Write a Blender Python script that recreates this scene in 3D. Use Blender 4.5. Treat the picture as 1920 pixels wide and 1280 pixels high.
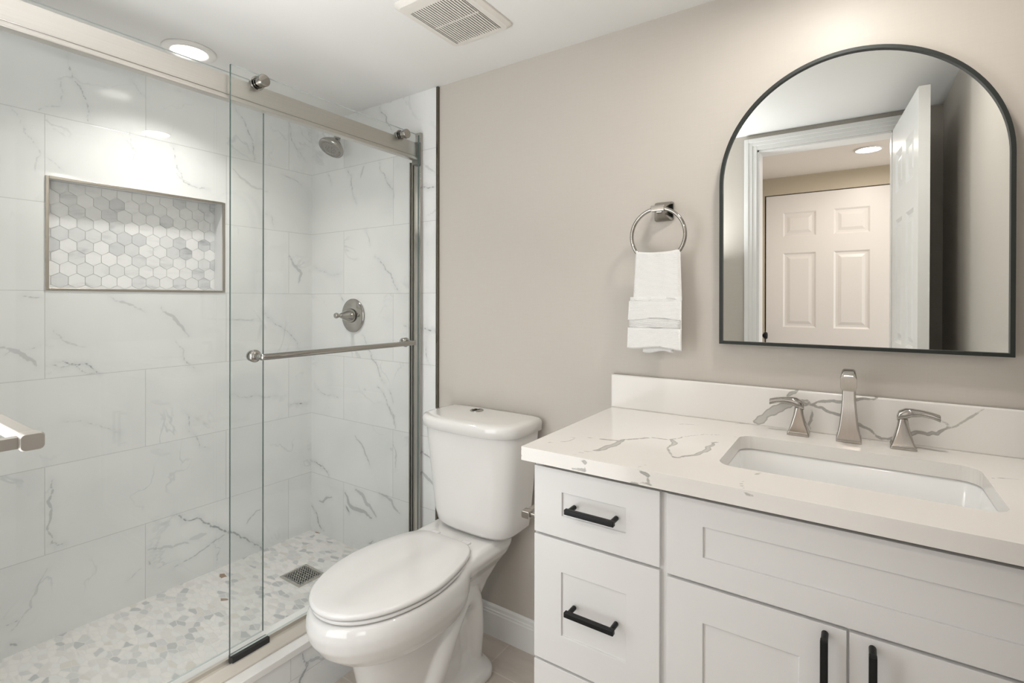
import bpy, bmesh, math, random
import numpy as np
from mathutils import Vector, Matrix
random.seed(7); rng = np.random.default_rng(7)
for o in list(bpy.data.objects): bpy.data.objects.remove(o)
SC = bpy.context.scene
COL = SC.collection
# ------------------------------------------------------------------ camera
YAW, PIT, ROL = 0.59597536, -0.00216175, 0.00231081
fw = Vector((-math.sin(YAW)*math.cos(PIT), math.cos(YAW)*math.cos(PIT), math.sin(PIT)))
rt = Vector((math.cos(YAW), math.sin(YAW), 0)); up = rt.cross(fw)
rx = rt*math.cos(ROL)+up*math.sin(ROL); ux = -rt*math.sin(ROL)+up*math.cos(ROL)
cam = bpy.data.objects.new('camera', bpy.data.cameras.new('camera')); COL.objects.link(cam)
M3 = Matrix((rx, ux, -fw)).transposed()
cam.matrix_world = Matrix.Translation((2.31101, -1.57535, 1.28949)) @ M3.to_4x4()
cam.data.sensor_width = 36.0; cam.data.lens = 950.555/1920*36
cam.data.shift_y = -75.328/1920; cam.data.clip_start = 0.02
SC.camera = cam
# ------------------------------------------------------------------ world, exposure
W = bpy.data.worlds.new('world'); SC.world = W; W.use_nodes = True
W.node_tree.nodes['Background'].inputs[0].default_value = (0.9, 0.93, 1, 1)
W.node_tree.nodes['Background'].inputs[1].default_value = 0.3
SC.view_settings.view_transform = 'Standard'; SC.view_settings.look = 'None'
SC.view_settings.exposure = EXPOSURE = 0.18; SC.view_settings.gamma = 1.0
SC.view_settings.use_curve_mapping = False
MTILT = 0.35
# ------------------------------------------------------------------ lights (lamps sit under their recessed lenses, fill lights are added)
ZC = 2.1785
def lamp(name, x, y, power, col=(1, .93, .85), size=.11, z=ZC-.006, spread=180):
    l = bpy.data.lights.new(name, 'AREA'); l.shape = 'DISK'; l.size = size; l.energy = power; l.color = col; l.spread = math.radians(spread)
    o = bpy.data.objects.new(name, l); COL.objects.link(o); o.location = (x, y, z); return o
lamp('shower_lamp', .335, -.722, 3.4, (1, .97, .93), spread=125)
lamp('vanity_lamp', 2.27, -.40, 4.2, (1, .95, .89))
lamp('hall_lamp', 2.37, -2.2, 5.0, (1, .90, .82))
# two fill lights added beside the doorway: one bounced off the ceiling, one softbox
fl = bpy.data.lights.new('bounce_fill', 'AREA'); fl.shape = 'DISK'; fl.size = .35; fl.energy = 8; fl.color = (.98, .99, 1)
fo = bpy.data.objects.new('bounce_fill', fl); COL.objects.link(fo); fo.location = (1.40, -1.36, 1.50); fo.rotation_euler = (math.radians(180), 0, 0)
fl = bpy.data.lights.new('softbox_fill', 'AREA'); fl.shape = 'RECTANGLE'; fl.size = .6; fl.size_y = 1.3; fl.energy = 7.2; fl.color = (.96, .985, 1)
fo = bpy.data.objects.new('softbox_fill', fl); COL.objects.link(fo); fo.location = (1.25, -1.49, 1.0); fo.rotation_euler = (math.radians(90), 0, 0)
# low softbox added as fill on the threshold, under the camera
fl = bpy.data.lights.new('threshold_fill', 'AREA'); fl.shape = 'RECTANGLE'; fl.size = .5; fl.size_y = .6; fl.energy = 0.55; fl.color = (.97, .985, 1)
fo = bpy.data.objects.new('threshold_fill', fl); COL.objects.link(fo); fo.location = (2.16, -1.57, .66); fo.rotation_euler = (math.radians(97), 0, math.radians(12))
# fill panel added out of view at the hallway end, behind the camera
dl = bpy.data.lights.new('hall_fill', 'AREA'); dl.shape = 'RECTANGLE'; dl.size = 1.3; dl.size_y = 1.6; dl.energy = 16; dl.color = (.97, .98, 1)
do = bpy.data.objects.new('hall_fill', dl); COL.objects.link(do)
VEIN_L=[[0.004,0.6,[[-0.976,2.152],[-0.962,2.098],[-0.938,2.053],[-0.919,1.999],[-0.912,1.929]]],[0.003,0.3,[[-0.989,2.065],[-0.985,2.014],[-0.994,1.964],[-1.05,1.934]]],[0.004,0.5,[[-0.781,2.127],[-0.737,2.084]]],[0.003,0.25,[[-0.819,1.918],[-0.781,1.851]]],[0.003,0.6,[[-0.637,1.92],[-0.625,1.834],[-0.6,1.778],[-0.555,1.765],[-0.501,1.764]]],[0.003,0.3,[[-1.031,1.78],[-1.007,1.762],[-0.975,1.734],[-0.962,1.728]]],[0.008,0.35,[[-0.849,1.3],[-0.81,1.28],[-0.776,1.267],[-0.736,1.239]]],[0.012,0.4,[[-0.681,1.259],[-0.656,1.23],[-0.624,1.201],[-0.578,1.137]]],[0.004,1,[[-1.004,1.07],[-0.966,1.06],[-0.921,1.057],[-0.896,1.03],[-0.88,1.015]]],[0.014,0.4,[[-1.144,1.132],[-1.102,1.112],[-1.054,1.06]]],[0.006,0.5,[[-1.089,1.298],[-1.041,1.293]]],[0.003,0.4,[[-1.132,1.108],[-1.085,1.122],[-1.036,1.136]]],[0.008,0.5,[[-1.014,0.66],[-1.022,0.597],[-1.018,0.524],[-1.018,0.441]]],[0.003,0.7,[[-1.014,0.442],[-1.001,0.429],[-0.984,0.428]]],[0.007,1,[[-0.627,0.409],[-0.573,0.361],[-0.517,0.331],[-0.458,0.292],[-0.403,0.247],[-0.368,0.223],[-0.317,0.171],[-0.264,0.113]]],[0.006,0.6,[[-0.265,0.306],[-0.302,0.29],[-0.332,0.264]]],[0.003,0.5,[[-0.728,0.264],[-0.706,0.223]]],[0.005,0.6,[[-0.632,0.192],[-0.585,0.2],[-0.535,0.216],[-0.458,0.24],[-0.41,0.246]]],[0.01,0.35,[[-0.728,0.301],[-0.661,0.287],[-0.573,0.265]]],[0.006,0.3,[[-1.026,0.357],[-1.047,0.322],[-1.067,0.245],[-1.095,0.217],[-1.121,0.189]]],[0.003,0.6,[[-1.129,0.214],[-1.095,0.219]]],[0.004,0.25,[[-0.744,0.236],[-0.796,0.207]]],[0.02,0.3,[[-0.573,0.285],[-0.51,0.281]]],[0.003,0.8,[[-0.497,0.104],[-0.431,0.092]]],[0.004,0.4,[[-0.478,0.227],[-0.451,0.196],[-0.464,0.138]]],[0.006,0.7,[[-1.121,0.152],[-1.102,0.136]]],[0.014,0.45,[[-0.124,1.504],[-0.088,1.454],[-0.058,1.422],[-0.073,1.374]]],[0.004,0.7,[[-0.253,1.243],[-0.213,1.192],[-0.165,1.158],[-0.116,1.116],[-0.08,1.074],[-0.072,1.04],[-0.043,1.024]]],[0.006,0.3,[[-0.401,1.203],[-0.285,1.2]]],[0.003,0.6,[[-0.4,0.866],[-0.252,0.828],[-0.144,0.82]]],[0.004,1,[[-0.116,0.77],[-0.072,0.769],[-0.027,0.758]]],[0.005,0.6,[[-0.393,2.164],[-0.358,2.118],[-0.329,2.061],[-0.306,2.009],[-0.299,1.937]]],[0.004,0.5,[[-0.133,2.162],[-0.116,2.089],[-0.037,1.989]]],[0.01,0.35,[[-0.404,1.878],[-0.365,1.843],[-0.299,1.812],[-0.238,1.801]]],[0.006,0.35,[[-0.166,1.899],[-0.09,1.883],[-0.055,1.866]]],[0.004,0.4,[[-0.245,1.695],[-0.214,1.684],[-0.202,1.64]]],[0.004,0.5,[[-0.627,1.117],[-0.597,1.081],[-0.555,0.999]]],[0.003,0.6,[[-1.025,1.066],[-0.953,1.054],[-0.884,1.016]]],[0.003,0.5,[[-0.596,0.826],[-0.576,0.756],[-0.502,0.648]]],[0.006,0.3,[[-1.011,1.179],[-0.923,1.117]]],[0.003,0.4,[[-0.982,0.858],[-0.875,0.817],[-0.818,0.785]]],[0.003,0.3,[[-0.793,1.946],[-0.776,1.827]]],[0.004,0.3,[[-1.119,1.924],[-1.067,1.832],[-1.053,1.709]]]]
VEIN_B=[[0.003,0.5,[[0.026,1.454],[0.113,1.428],[0.208,1.415],[0.249,1.421]]],[0.006,0.55,[[0.479,1.491],[0.541,1.446],[0.585,1.408],[0.619,1.348],[0.645,1.324]]],[0.006,0.5,[[0.229,1.314],[0.259,1.282]]],[0.006,0.6,[[0.396,1.125],[0.434,1.059],[0.498,0.989],[0.516,0.942],[0.543,0.914]]],[0.003,0.5,[[0.027,0.859],[0.126,0.815],[0.22,0.812]]],[0.004,0.6,[[0.498,0.891],[0.56,0.825],[0.612,0.772],[0.621,0.726]]],[0.005,0.5,[[0.578,0.881],[0.604,0.83]]],[0.003,0.7,[[0.67,1.177],[0.695,1.172]]],[0.004,1,[[0.759,1.169],[0.814,1.164],[0.859,1.155]]],[0.003,0.5,[[0.783,1.113],[0.829,1.014]]],[0.006,0.6,[[0.511,2.166],[0.532,2.133],[0.563,2.084],[0.594,2.042]]],[0.005,0.55,[[0.276,1.918],[0.311,1.837],[0.352,1.742]]],[0.012,0.35,[[0.402,1.915],[0.38,1.866]]],[0.005,0.45,[[0.129,1.915],[0.16,1.864]]],[0.005,0.45,[[0.511,1.92],[0.543,1.858],[0.595,1.787],[0.605,1.744]]],[0.004,1,[[0.784,1.771],[0.852,1.764]]],[0.01,0.3,[[0.784,1.872],[0.852,1.822]]],[0.004,0.5,[[0.414,1.617],[0.448,1.541]]],[0.006,1,[[0.005,0.234],[0.039,0.21],[0.104,0.13]]],[0.012,0.6,[[0.065,0.272],[0.116,0.295],[0.167,0.314]]],[0.02,0.6,[[0.27,0.356],[0.3,0.309],[0.381,0.298],[0.459,0.28]]],[0.02,0.5,[[0.346,0.388],[0.425,0.338],[0.491,0.295]]],[0.012,0.5,[[0.512,0.408],[0.595,0.391],[0.646,0.346]]],[0.012,0.9,[[0.276,0.296],[0.3,0.271]]],[0.004,1,[[0.007,0.462],[0.091,0.455],[0.145,0.414]]],[0.01,0.5,[[0.342,0.645],[0.406,0.592],[0.446,0.525]]],[0.008,0.45,[[0.544,0.86],[0.588,0.784],[0.617,0.717]]],[0.006,1,[[0.776,0.649],[0.834,0.616]]],[0.015,0.6,[[0.776,0.557],[0.847,0.514]]],[0.008,0.4,[[0.603,0.645],[0.618,0.537]]],[0.006,0.7,[[0.439,0.158],[0.47,0.177]]]]
VEIN_C=[[0.007,1,[[1.708,-0.425],[1.748,-0.408],[1.794,-0.396],[1.83,-0.381],[1.86,-0.34],[1.888,-0.312],[1.92,-0.309],[1.946,-0.272]]],[0.016,1,[[1.834,-0.383],[1.831,-0.434],[1.824,-0.479],[1.809,-0.505]]],[0.008,0.6,[[1.809,-0.505],[1.794,-0.53],[1.784,-0.556]]],[0.003,0.6,[[1.683,-0.509],[1.726,-0.458],[1.725,-0.429]]],[0.012,1,[[1.927,-0.304],[1.945,-0.356]]],[0.004,1,[[1.945,-0.356],[1.945,-0.382],[1.958,-0.411],[1.976,-0.441]]],[0.01,1,[[1.977,-0.444],[1.987,-0.439],[2.005,-0.409],[2.019,-0.369],[2.022,-0.322],[2.021,-0.275],[2.033,-0.26]]],[0.0025,0.8,[[1.944,-0.263],[1.985,-0.203],[2.021,-0.186],[2.059,-0.183]]],[0.003,0.8,[[1.894,-0.14],[1.925,-0.118],[1.952,-0.109]]],[0.003,0.6,[[1.937,-0.566],[1.937,-0.545],[1.947,-0.522]]],[0.007,0.9,[[2.032,-0.037],[2.058,-0.004],[2.102,-0.002]]],[0.003,0.6,[[2.133,-0.519],[2.142,-0.563]]],[0.004,0.6,[[2.145,-0.466],[2.154,-0.445]]],[0.04,1,[[2.211,-0.185],[2.234,-0.183]]],[0.03,1,[[2.192,-0.176],[2.222,-0.17]]],[0.002,0.8,[[2.534,-0.221],[2.557,-0.209],[2.583,-0.2]]],[0.008,0.8,[[2.427,-0.036],[2.454,-0.042],[2.487,-0.043]]],[0.004,0.6,[[2.325,-0.038],[2.38,0.016]]],[0.006,0.6,[[2.114,-0.036],[2.159,-0.033]]]]
VEIN_F=[[0.006,1,[[1.8,0.938],[1.82,0.935],[1.827,0.926],[1.82,0.916]]],[0.003,0.7,[[1.82,0.916],[1.8,0.915],[1.78,0.913]]],[0.003,0.8,[[1.653,0.935],[1.667,0.931],[1.653,0.919]]],[0.006,1,[[1.942,0.939],[1.958,0.935],[1.966,0.931]]],[0.004,0.8,[[1.966,0.931],[1.953,0.916],[1.97,0.914]]],[0.004,0.8,[[1.919,0.912],[1.942,0.911]]],[0.003,0.7,[[2.138,0.94],[2.156,0.934]]]]
VEIN_S=[[0.022,1,[[2.079,0.952],[2.105,0.969]]],[0.022,1,[[2.098,0.966],[2.13,0.992],[2.165,1.006]]],[0.01,1,[[2.165,1.007],[2.208,1.015]]],[0.007,0.9,[[2.182,1.049],[2.158,1.031]]],[0.006,1,[[2.208,1.015],[2.228,1.024],[2.264,1.031],[2.276,1.029],[2.295,1.035],[2.325,1.043],[2.355,1.048]]],[0.006,1,[[2.208,1.015],[2.238,1.01],[2.264,0.999],[2.283,0.994],[2.319,0.977],[2.343,0.966],[2.355,0.953],[2.364,0.949]]],[0.005,0.8,[[2.215,1.001],[2.214,0.974],[2.212,0.951]]],[0.003,0.8,[[2.188,1.027],[2.205,1.025],[2.215,1.016]]],[0.007,1,[[2.364,0.948],[2.417,0.965],[2.439,0.975],[2.471,0.976],[2.492,0.993]]],[0.003,0.7,[[2.492,0.993],[2.507,1.0],[2.525,1.019],[2.552,1.044]]],[0.002,0.5,[[2.477,1.009],[2.49,1.001],[2.492,0.993]]]]
# ------------------------------------------------------------------ helpers
def link(name, bm, mat, parent=None, smooth=False, bevel=0, seg=2, auto=None):
    me = bpy.data.meshes.new(name); bmesh.ops.recalc_face_normals(bm, faces=bm.faces); bm.to_mesh(me); bm.free()
    o = bpy.data.objects.new(name, me); COL.objects.link(o)
    for m in (mat if isinstance(mat, (list, tuple)) else [mat]): me.materials.append(m)
    if smooth: me.shade_smooth()
    if bevel:
        b = o.modifiers.new('bevel', 'BEVEL'); b.width = bevel; b.segments = seg; b.limit_method = 'ANGLE'; b.angle_limit = math.radians(40)
        me.shade_smooth()
        w = o.modifiers.new('wn', 'WEIGHTED_NORMAL'); w.keep_sharp = True
    if parent: o.parent = parent; o.matrix_parent_inverse = parent.matrix_basis.inverted()
    return o
def empty(name, loc, label, cat, group=None):
    o = bpy.data.objects.new(name, None); COL.objects.link(o); o.location = loc; o.empty_display_size = .05
    o['label'] = label; o['category'] = cat
    if group: o['group'] = group
    return o
def tag(o, label, cat, group=None):
    o['label'] = label; o['category'] = cat
    if group: o['group'] = group
    return o
def struct(o): o['kind'] = 'structure'; return o
def box(bm, x0, x1, y0, y1, z0, z1, M=None, mi=0):
    vs = [bm.verts.new((x, y, z)) for x in (x0, x1) for y in (y0, y1) for z in (z0, z1)]
    for f in ((0,1,3,2),(4,6,7,5),(0,4,5,1),(2,3,7,6),(0,2,6,4),(1,5,7,3)):
        bm.faces.new([vs[i] for i in f]).material_index = mi
    if M is not None:
        for v in vs: v.co = M @ v.co
    return vs
def B(*a, M=None):
    bm = bmesh.new(); box(bm, *a, M=M); return bm
def cyl(bm, p0, p1, r0, r1=None, n=32, cap=True):
    p0, p1 = Vector(p0), Vector(p1); r1 = r0 if r1 is None else r1
    d = (p1-p0).normalized(); a = d.orthogonal().normalized(); b = d.cross(a)
    A = [bm.verts.new(p0+(a*math.cos(t)+b*math.sin(t))*r0) for t in [2*math.pi*i/n for i in range(n)]]
    C = [bm.verts.new(p1+(a*math.cos(t)+b*math.sin(t))*r1) for t in [2*math.pi*i/n for i in range(n)]]
    for i in range(n): bm.faces.new((A[i], A[(i+1) % n], C[(i+1) % n], C[i]))
    if cap: bm.faces.new(A[::-1]); bm.faces.new(C)
def lathe(bm, origin, axis, prof, n=48):
    """prof: list of (distance along axis, radius)"""
    o = Vector(origin); d = Vector(axis).normalized(); a = d.orthogonal().normalized(); b = d.cross(a); rings = []
    for h, r in prof:
        if r < 1e-6: rings.append([bm.verts.new(o+d*h)])
        else: rings.append([bm.verts.new(o+d*h+(a*math.cos(2*math.pi*i/n)+b*math.sin(2*math.pi*i/n))*r) for i in range(n)])
    for P, Q in zip(rings, rings[1:]):
        for i in range(n):
            j = (i+1) % n
            if len(P) == 1 and len(Q) == 1: continue
            if len(P) == 1: bm.faces.new((P[0], Q[i], Q[j]))
            elif len(Q) == 1: bm.faces.new((P[i], P[j], Q[0]))
            else: bm.faces.new((P[i], P[j], Q[j], Q[i]))
def loft(bm, loops, cap0=True, cap1=True):
    R = [[bm.verts.new(p) for p in L] for L in loops]
    n = len(R[0])
    for P, Q in zip(R, R[1:]):
        for i in range(n): bm.faces.new((P[i], P[(i+1) % n], Q[(i+1) % n], Q[i]))
    if cap0: bm.faces.new(R[0][::-1])
    if cap1: bm.faces.new(R[-1])
def tube(bm, pts, r, n=20, closed=False, radii=None, cap=True):
    P = [Vector(p) for p in pts]; N = len(P); loops = []; a = None
    for i in range(N):
        if closed: d = P[(i+1) % N]-P[i-1]
        else: d = P[min(i+1, N-1)]-P[max(i-1, 0)]
        d.normalize()
        a = d.orthogonal().normalized() if a is None else (a-d*a.dot(d)).normalized()
        b = d.cross(a); rr = radii[i] if radii else r
        loops.append([bm.verts.new(P[i]+(a*math.cos(2*math.pi*k/n)+b*math.sin(2*math.pi*k/n))*rr) for k in range(n)])
    for i in range(N if closed else N-1):
        A, C = loops[i], loops[(i+1) % N]
        for k in range(n): bm.faces.new((A[k], A[(k+1) % n], C[(k+1) % n], C[k]))
    if not closed and cap: bm.faces.new(loops[0][::-1]); bm.faces.new(loops[-1])
def catmull(pts, k=8):
    P = [Vector(p) for p in pts]; P = [P[0]]+P+[P[-1]]; out = []
    for i in range(1, len(P)-2):
        for j in range(k):
            t = j/k; a, b, c, d = P[i-1], P[i], P[i+1], P[i+2]
            out.append(.5*((2*b)+(c-a)*t+(2*a-5*b+4*c-d)*t*t+(3*b-a-3*c+d)*t**3))
    out.append(P[-2]); return out
def rrect(x0, x1, y0, y1, r, k=6):
    out = []
    for cx, cy, a0 in ((x1-r, y1-r, 0), (x0+r, y1-r, 90), (x0+r, y0+r, 180), (x1-r, y0+r, 270)):
        for i in range(k+1):
            t = math.radians(a0+90*i/k); out.append((cx+r*math.cos(t), cy+r*math.sin(t)))
    return out
# ------------------------------------------------------------------ materials
def nm(name):
    m = bpy.data.materials.new(name); m.use_nodes = True; nt = m.node_tree; b = nt.nodes['Principled BSDF']; return m, nt, b
class NB:
    def __init__(s, nt): s.nt = nt
    def n(s, t, **k):
        x = s.nt.nodes.new(t)
        for a, v in k.items(): setattr(x, a, v)
        return x
    def l(s, a, b): s.nt.links.new(a, b)
    def m(s, op, a, b=None, c=None, clamp=False):
        x = s.n('ShaderNodeMath', operation=op); x.use_clamp = clamp
        for i, v in enumerate((a, b, c)):
            if v is None: continue
            if isinstance(v, (int, float)): x.inputs[i].default_value = v
            else: s.l(v, x.inputs[i])
        return x.outputs[0]
    def mix(s, f, a, b):
        x = s.n('ShaderNodeMix', data_type='RGBA')
        if isinstance(f, (int, float)): x.inputs[0].default_value = f
        else: s.l(f, x.inputs[0])
        for i, v in ((6, a), (7, b)):
            if isinstance(v, tuple): x.inputs[i].default_value = (*v, 1)[:4]
            else: s.l(v, x.inputs[i])
        return x.outputs[2]
    def step(s, v, e0, e1, smooth=True):
        x = s.n('ShaderNodeMapRange'); x.interpolation_type = 'SMOOTHSTEP' if smooth else 'LINEAR'
        s.l(v, x.inputs[0]); x.inputs[1].default_value = e0; x.inputs[2].default_value = e1
        return x.outputs[0]
    def noise(s, vec, scale, detail=3, rough=.5, w=None, dist=0):
        x = s.n('ShaderNodeTexNoise'); x.noise_dimensions = '4D' if w is not None else '3D'
        if vec is not None: s.l(vec, x.inputs['Vector'])
        x.inputs['Scale'].default_value = scale; x.inputs['Detail'].default_value = detail; x.inputs['Roughness'].default_value = rough; x.inputs['Distortion'].default_value = dist
        if w is not None: s.l(w, x.inputs['W'])
        return x.outputs[0]
    def comb(s, a, b, c):
        x = s.n('ShaderNodeCombineXYZ')
        for i, v in enumerate((a, b, c)):
            if isinstance(v, (int, float)): x.inputs[i].default_value = v
            else: s.l(v, x.inputs[i])
        return x.outputs[0]
    def bump(s, h, strength, dist, b):
        x = s.n('ShaderNodeBump'); x.inputs['Strength'].default_value = strength; x.inputs['Distance'].default_value = dist
        s.l(h, x.inputs['Height']); s.l(x.outputs[0], b.inputs['Normal'])
    def obj(s):
        t = s.n('ShaderNodeTexCoord'); return t.outputs['Object']
    def xyz(s, v):
        x = s.n('ShaderNodeSeparateXYZ'); s.l(v, x.inputs[0]); return x.outputs
def simple(name, col, rough=.5, metal=0, noise=0, nscale=30, bump=0, coat=0, spec=.5):
    m, nt, b = nm(name); k = NB(nt)
    b.inputs['Roughness'].default_value = rough; b.inputs['Metallic'].default_value = metal
    b.inputs['Coat Weight'].default_value = coat; b.inputs['Specular IOR Level'].default_value = spec; b.inputs['Coat Roughness'].default_value = .04
    v = k.obj(); f = k.noise(v, nscale, 3)
    c2 = tuple(max(0, c*(1-noise)) for c in col)
    k.l(k.mix(f, col, c2), b.inputs['Base Color'])
    if bump: k.bump(f, bump, .002, b)
    return m
M_ceiling = simple('ceiling_paint', (.80, .795, .775), .8, noise=.02, nscale=6)
M_paintwhite = simple('white_trim_paint', (.83, .83, .82), .35, noise=.02)
M_cab = simple('cabinet_paint', (.735, .73, .722), .38, noise=.015)
M_dark = simple('dark_gap', (.02, .02, .02), .8)
M_porc = simple('porcelain', (.745, .732, .712), .08, noise=.01, coat=.4)
M_sink = simple('sink_porcelain', (.85, .855, .85), .08, noise=.01, coat=.4)
M_plastic = simple('seat_plastic', (.745, .732, .716), .16, noise=.01)
M_black = simple('black_metal', (.012, .013, .013), .42, .6)
M_mframe = simple('black_frame', (.02, .024, .022), .5, .3)
M_nickel_p = simple('polished_nickel', (.40, .385, .36), .08, 1)
M_rubber = simple('black_rubber', (.015, .015, .015), .5)
M_vent = simple('vent_plastic', (.72, .69, .64), .5)
M_mirror, _nt, _b = nm('silvered_glass'); _b.inputs['Base Color'].default_value = (.90, .92, .91, 1); _b.inputs['Metallic'].default_value = 1; _b.inputs['Roughness'].default_value = .0
def brushed(name, col, rough, axis):
    m, nt, b = nm(name); k = NB(nt); s = [260, 260, 260]; s[axis] = 4
    mp = k.n('ShaderNodeMapping'); k.l(k.obj(), mp.inputs[0]); mp.inputs['Scale'].default_value = s
    f = k.noise(mp.outputs[0], 1.0, 2)
    k.l(k.mix(f, col, tuple(c*.86 for c in col)), b.inputs['Base Color']); b.inputs['Metallic'].default_value = 1
    b.inputs['Roughness'].default_value = rough
    return m
M_nickel = brushed('brushed_nickel', (.50, .475, .44), .15, 2)
M_nickel_y = brushed('brushed_nickel_long', (.60, .575, .54), .32, 1)
M_track = simple('track_nickel', (.70, .66, .60), .42, .75, noise=.03)
M_tedge = simple('glass_top_edge', (.50, .55, .53), .25)
M_trimmetal = brushed('edge_trim_metal', (.50, .46, .41), .28, 2)
# wall paper-like beige paint with fine horizontal weave
M_wall, nt, b = nm('beige_wall'); k = NB(nt)
mp = k.n('ShaderNodeMapping'); k.l(k.obj(), mp.inputs[0]); mp.inputs['Scale'].default_value = (14, 14, 220)
f = k.noise(mp.outputs[0], 1, 3); mp2 = k.n('ShaderNodeMapping'); k.l(k.obj(), mp2.inputs[0]); mp2.inputs['Scale'].default_value = (260, 260, 10); f2 = k.noise(mp2.outputs[0], 1, 2)
ff = k.m('ADD', k.m('MULTIPLY', f, .6), k.m('MULTIPLY', f2, .4))
k.l(k.mix(ff, (.565, .528, .480), (.522, .487, .440)), b.inputs['Base Color']); b.inputs['Roughness'].default_value = .42; k.bump(ff, .12, .001, b)
b.inputs['Specular IOR Level'].default_value = .35
M_hall = simple('hall_paint', (.55, .48, .37), .6, noise=.03)
M_hallceil = simple('hall_ceiling_paint', (.72, .66, .60), .8)
M_halldoor = simple('closet_door_paint', (.76, .725, .695), .38)
# lamps
def emis(name, col, st):
    m, nt, b = nm(name); b.inputs['Emission Color'].default_value = (*col, 1); b.inputs['Emission Strength'].default_value = st; b.inputs['Base Color'].default_value = (.8, .8, .8, 1); return m
M_lens = emis('lamp_lens', (1, .95, .88), 6)
M_lensring = simple('lamp_trim', (.85, .83, .80), .5)
# clear glass: straight transmission with a Fresnel reflection
def glass(name, tint, edge=False):
    m, nt, b = nm(name); nt.nodes.remove(b); k = NB(nt); out = nt.nodes['Material Output']
    tr = k.n('ShaderNodeBsdfTransparent'); tr.inputs[0].default_value = (*tint, 1)
    gl = k.n('ShaderNodeBsdfGlossy'); gl.inputs['Roughness'].default_value = 0.0; gl.inputs[0].default_value = (1, 1, 1, 1)
    lw = k.n('ShaderNodeLayerWeight'); lw.inputs[0].default_value = .5
    f = k.m('MULTIPLY_ADD', k.m('POWER', lw.outputs['Facing'], 5.0), .90, .028)
    mx = k.n('ShaderNodeMixShader'); k.l(f, mx.inputs[0]); k.l(tr.outputs[0], mx.inputs[1]); k.l(gl.outputs[0], mx.inputs[2]); k.l(mx.outputs[0], out.inputs[0])
    return m
M_glass = glass('clear_glass', (.988, .994, .990))
M_edge = simple('glass_edge', (.06, .10, .09), .15, spec=.7)
# marble-look tile: distance-to-vein attributes + per-tile cloud
H = 0.304; A0 = 0.1026; TW = 0.608
def marble_tile(name, axis, j_even, j_off):
    """axis: horizontal object axis (0=x, 1=y). rows n even have joints at j_even + m*TW, odd rows at j_even+j_off + m*TW"""
    m, nt, b = nm(name); k = NB(nt); P = k.obj(); X, Y, Z = k.xyz(P)
    h = X if axis == 0 else k.m('MULTIPLY', Y, -1.0)
    rowf = k.m('DIVIDE', k.m('SUBTRACT', Z, A0), H); row = k.m('FLOOR', rowf)
    par = k.m('ABSOLUTE', k.m('MODULO', row, 2.0))
    off = k.m('MULTIPLY_ADD', par, j_off, j_even)
    u = k.m('DIVIDE', k.m('SUBTRACT', h, off), TW); colm = k.m('FLOOR', u)
    fu = k.m('SUBTRACT', u, colm); fr = k.m('SUBTRACT', rowf, row)
    du = k.m('MULTIPLY', k.m('MINIMUM', fu, k.m('SUBTRACT', 1.0, fu)), TW)
    dr = k.m('MULTIPLY', k.m('MINIMUM', fr, k.m('SUBTRACT', 1.0, fr)), H)
    g = k.m('SUBTRACT', 1.0, k.step(k.m('MINIMUM', du, dr), .0007, .0017))
    tid = k.m('ADD', k.m('MULTIPLY', row, 7.31), k.m('MULTIPLY', colm, 3.17))
    cloud = k.noise(P, 3.2, 4, .55, w=tid, dist=.6)
    # faint background veins, cut off at each tile's edge
    r = k.noise(P, 2.3, 5, .55, w=k.m('ADD', tid, 40.0), dist=.9)
    rid = k.m('ABSOLUTE', k.m('SUBTRACT', r, .5)); bgv = k.m('SUBTRACT', 1.0, k.step(rid, .0, .012))
    mask = k.step(k.noise(P, 4.0, 2, .5, w=k.m('ADD', tid, 90.0)), .48, .68)
    bgv = k.m('MULTIPLY', bgv, mask)
    at = k.n('ShaderNodeAttribute', attribute_name='vein'); R, G, Bc = k.xyz(at.outputs['Vector'])
    n1 = k.m('MULTIPLY', k.m('SUBTRACT', k.noise(P, 60, 5, .7), .46), .016)
    n2 = k.m('MULTIPLY', k.m('SUBTRACT', k.noise(P, 22, 5, .65), .5), .05)
    core = k.m('MULTIPLY', k.m('SUBTRACT', 1.0, k.step(k.m('ADD', R, n1), -.0008, .0018)), G)
    halo = k.m('MULTIPLY', k.m('SUBTRACT', 1.0, k.step(k.m('ADD', R, n2), -.006, .022)), G)
    c = k.mix(k.step(cloud, .35, .8), (.79, .795, .785), (.71, .72, .715))
    c = k.mix(k.m('MULTIPLY', bgv, .30), c, (.36, .38, .40))
    c = k.mix(k.m('MULTIPLY', halo, .30), c, (.46, .48, .49))
    c = k.mix(k.m('MULTIPLY', core, .75), c, (.24, .255, .265))
    c = k.mix(k.m('MULTIPLY', g, .6), c, (.48, .475, .46))
    k.l(c, b.inputs['Base Color']); b.inputs['Roughness'].default_value = .12; b.inputs['Specular IOR Level'].default_value = .5
    k.bump(k.m('SUBTRACT', 1.0, g), .25, .001, b)
    return m
M_tileL = marble_tile('marble_tile_side', 1, .1265, .2993)
M_tileB = marble_tile('marble_tile_end', 0, .2579-TW, .3437)
M_tileC = marble_tile('marble_tile_curb', 1, .05, .30)
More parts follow.
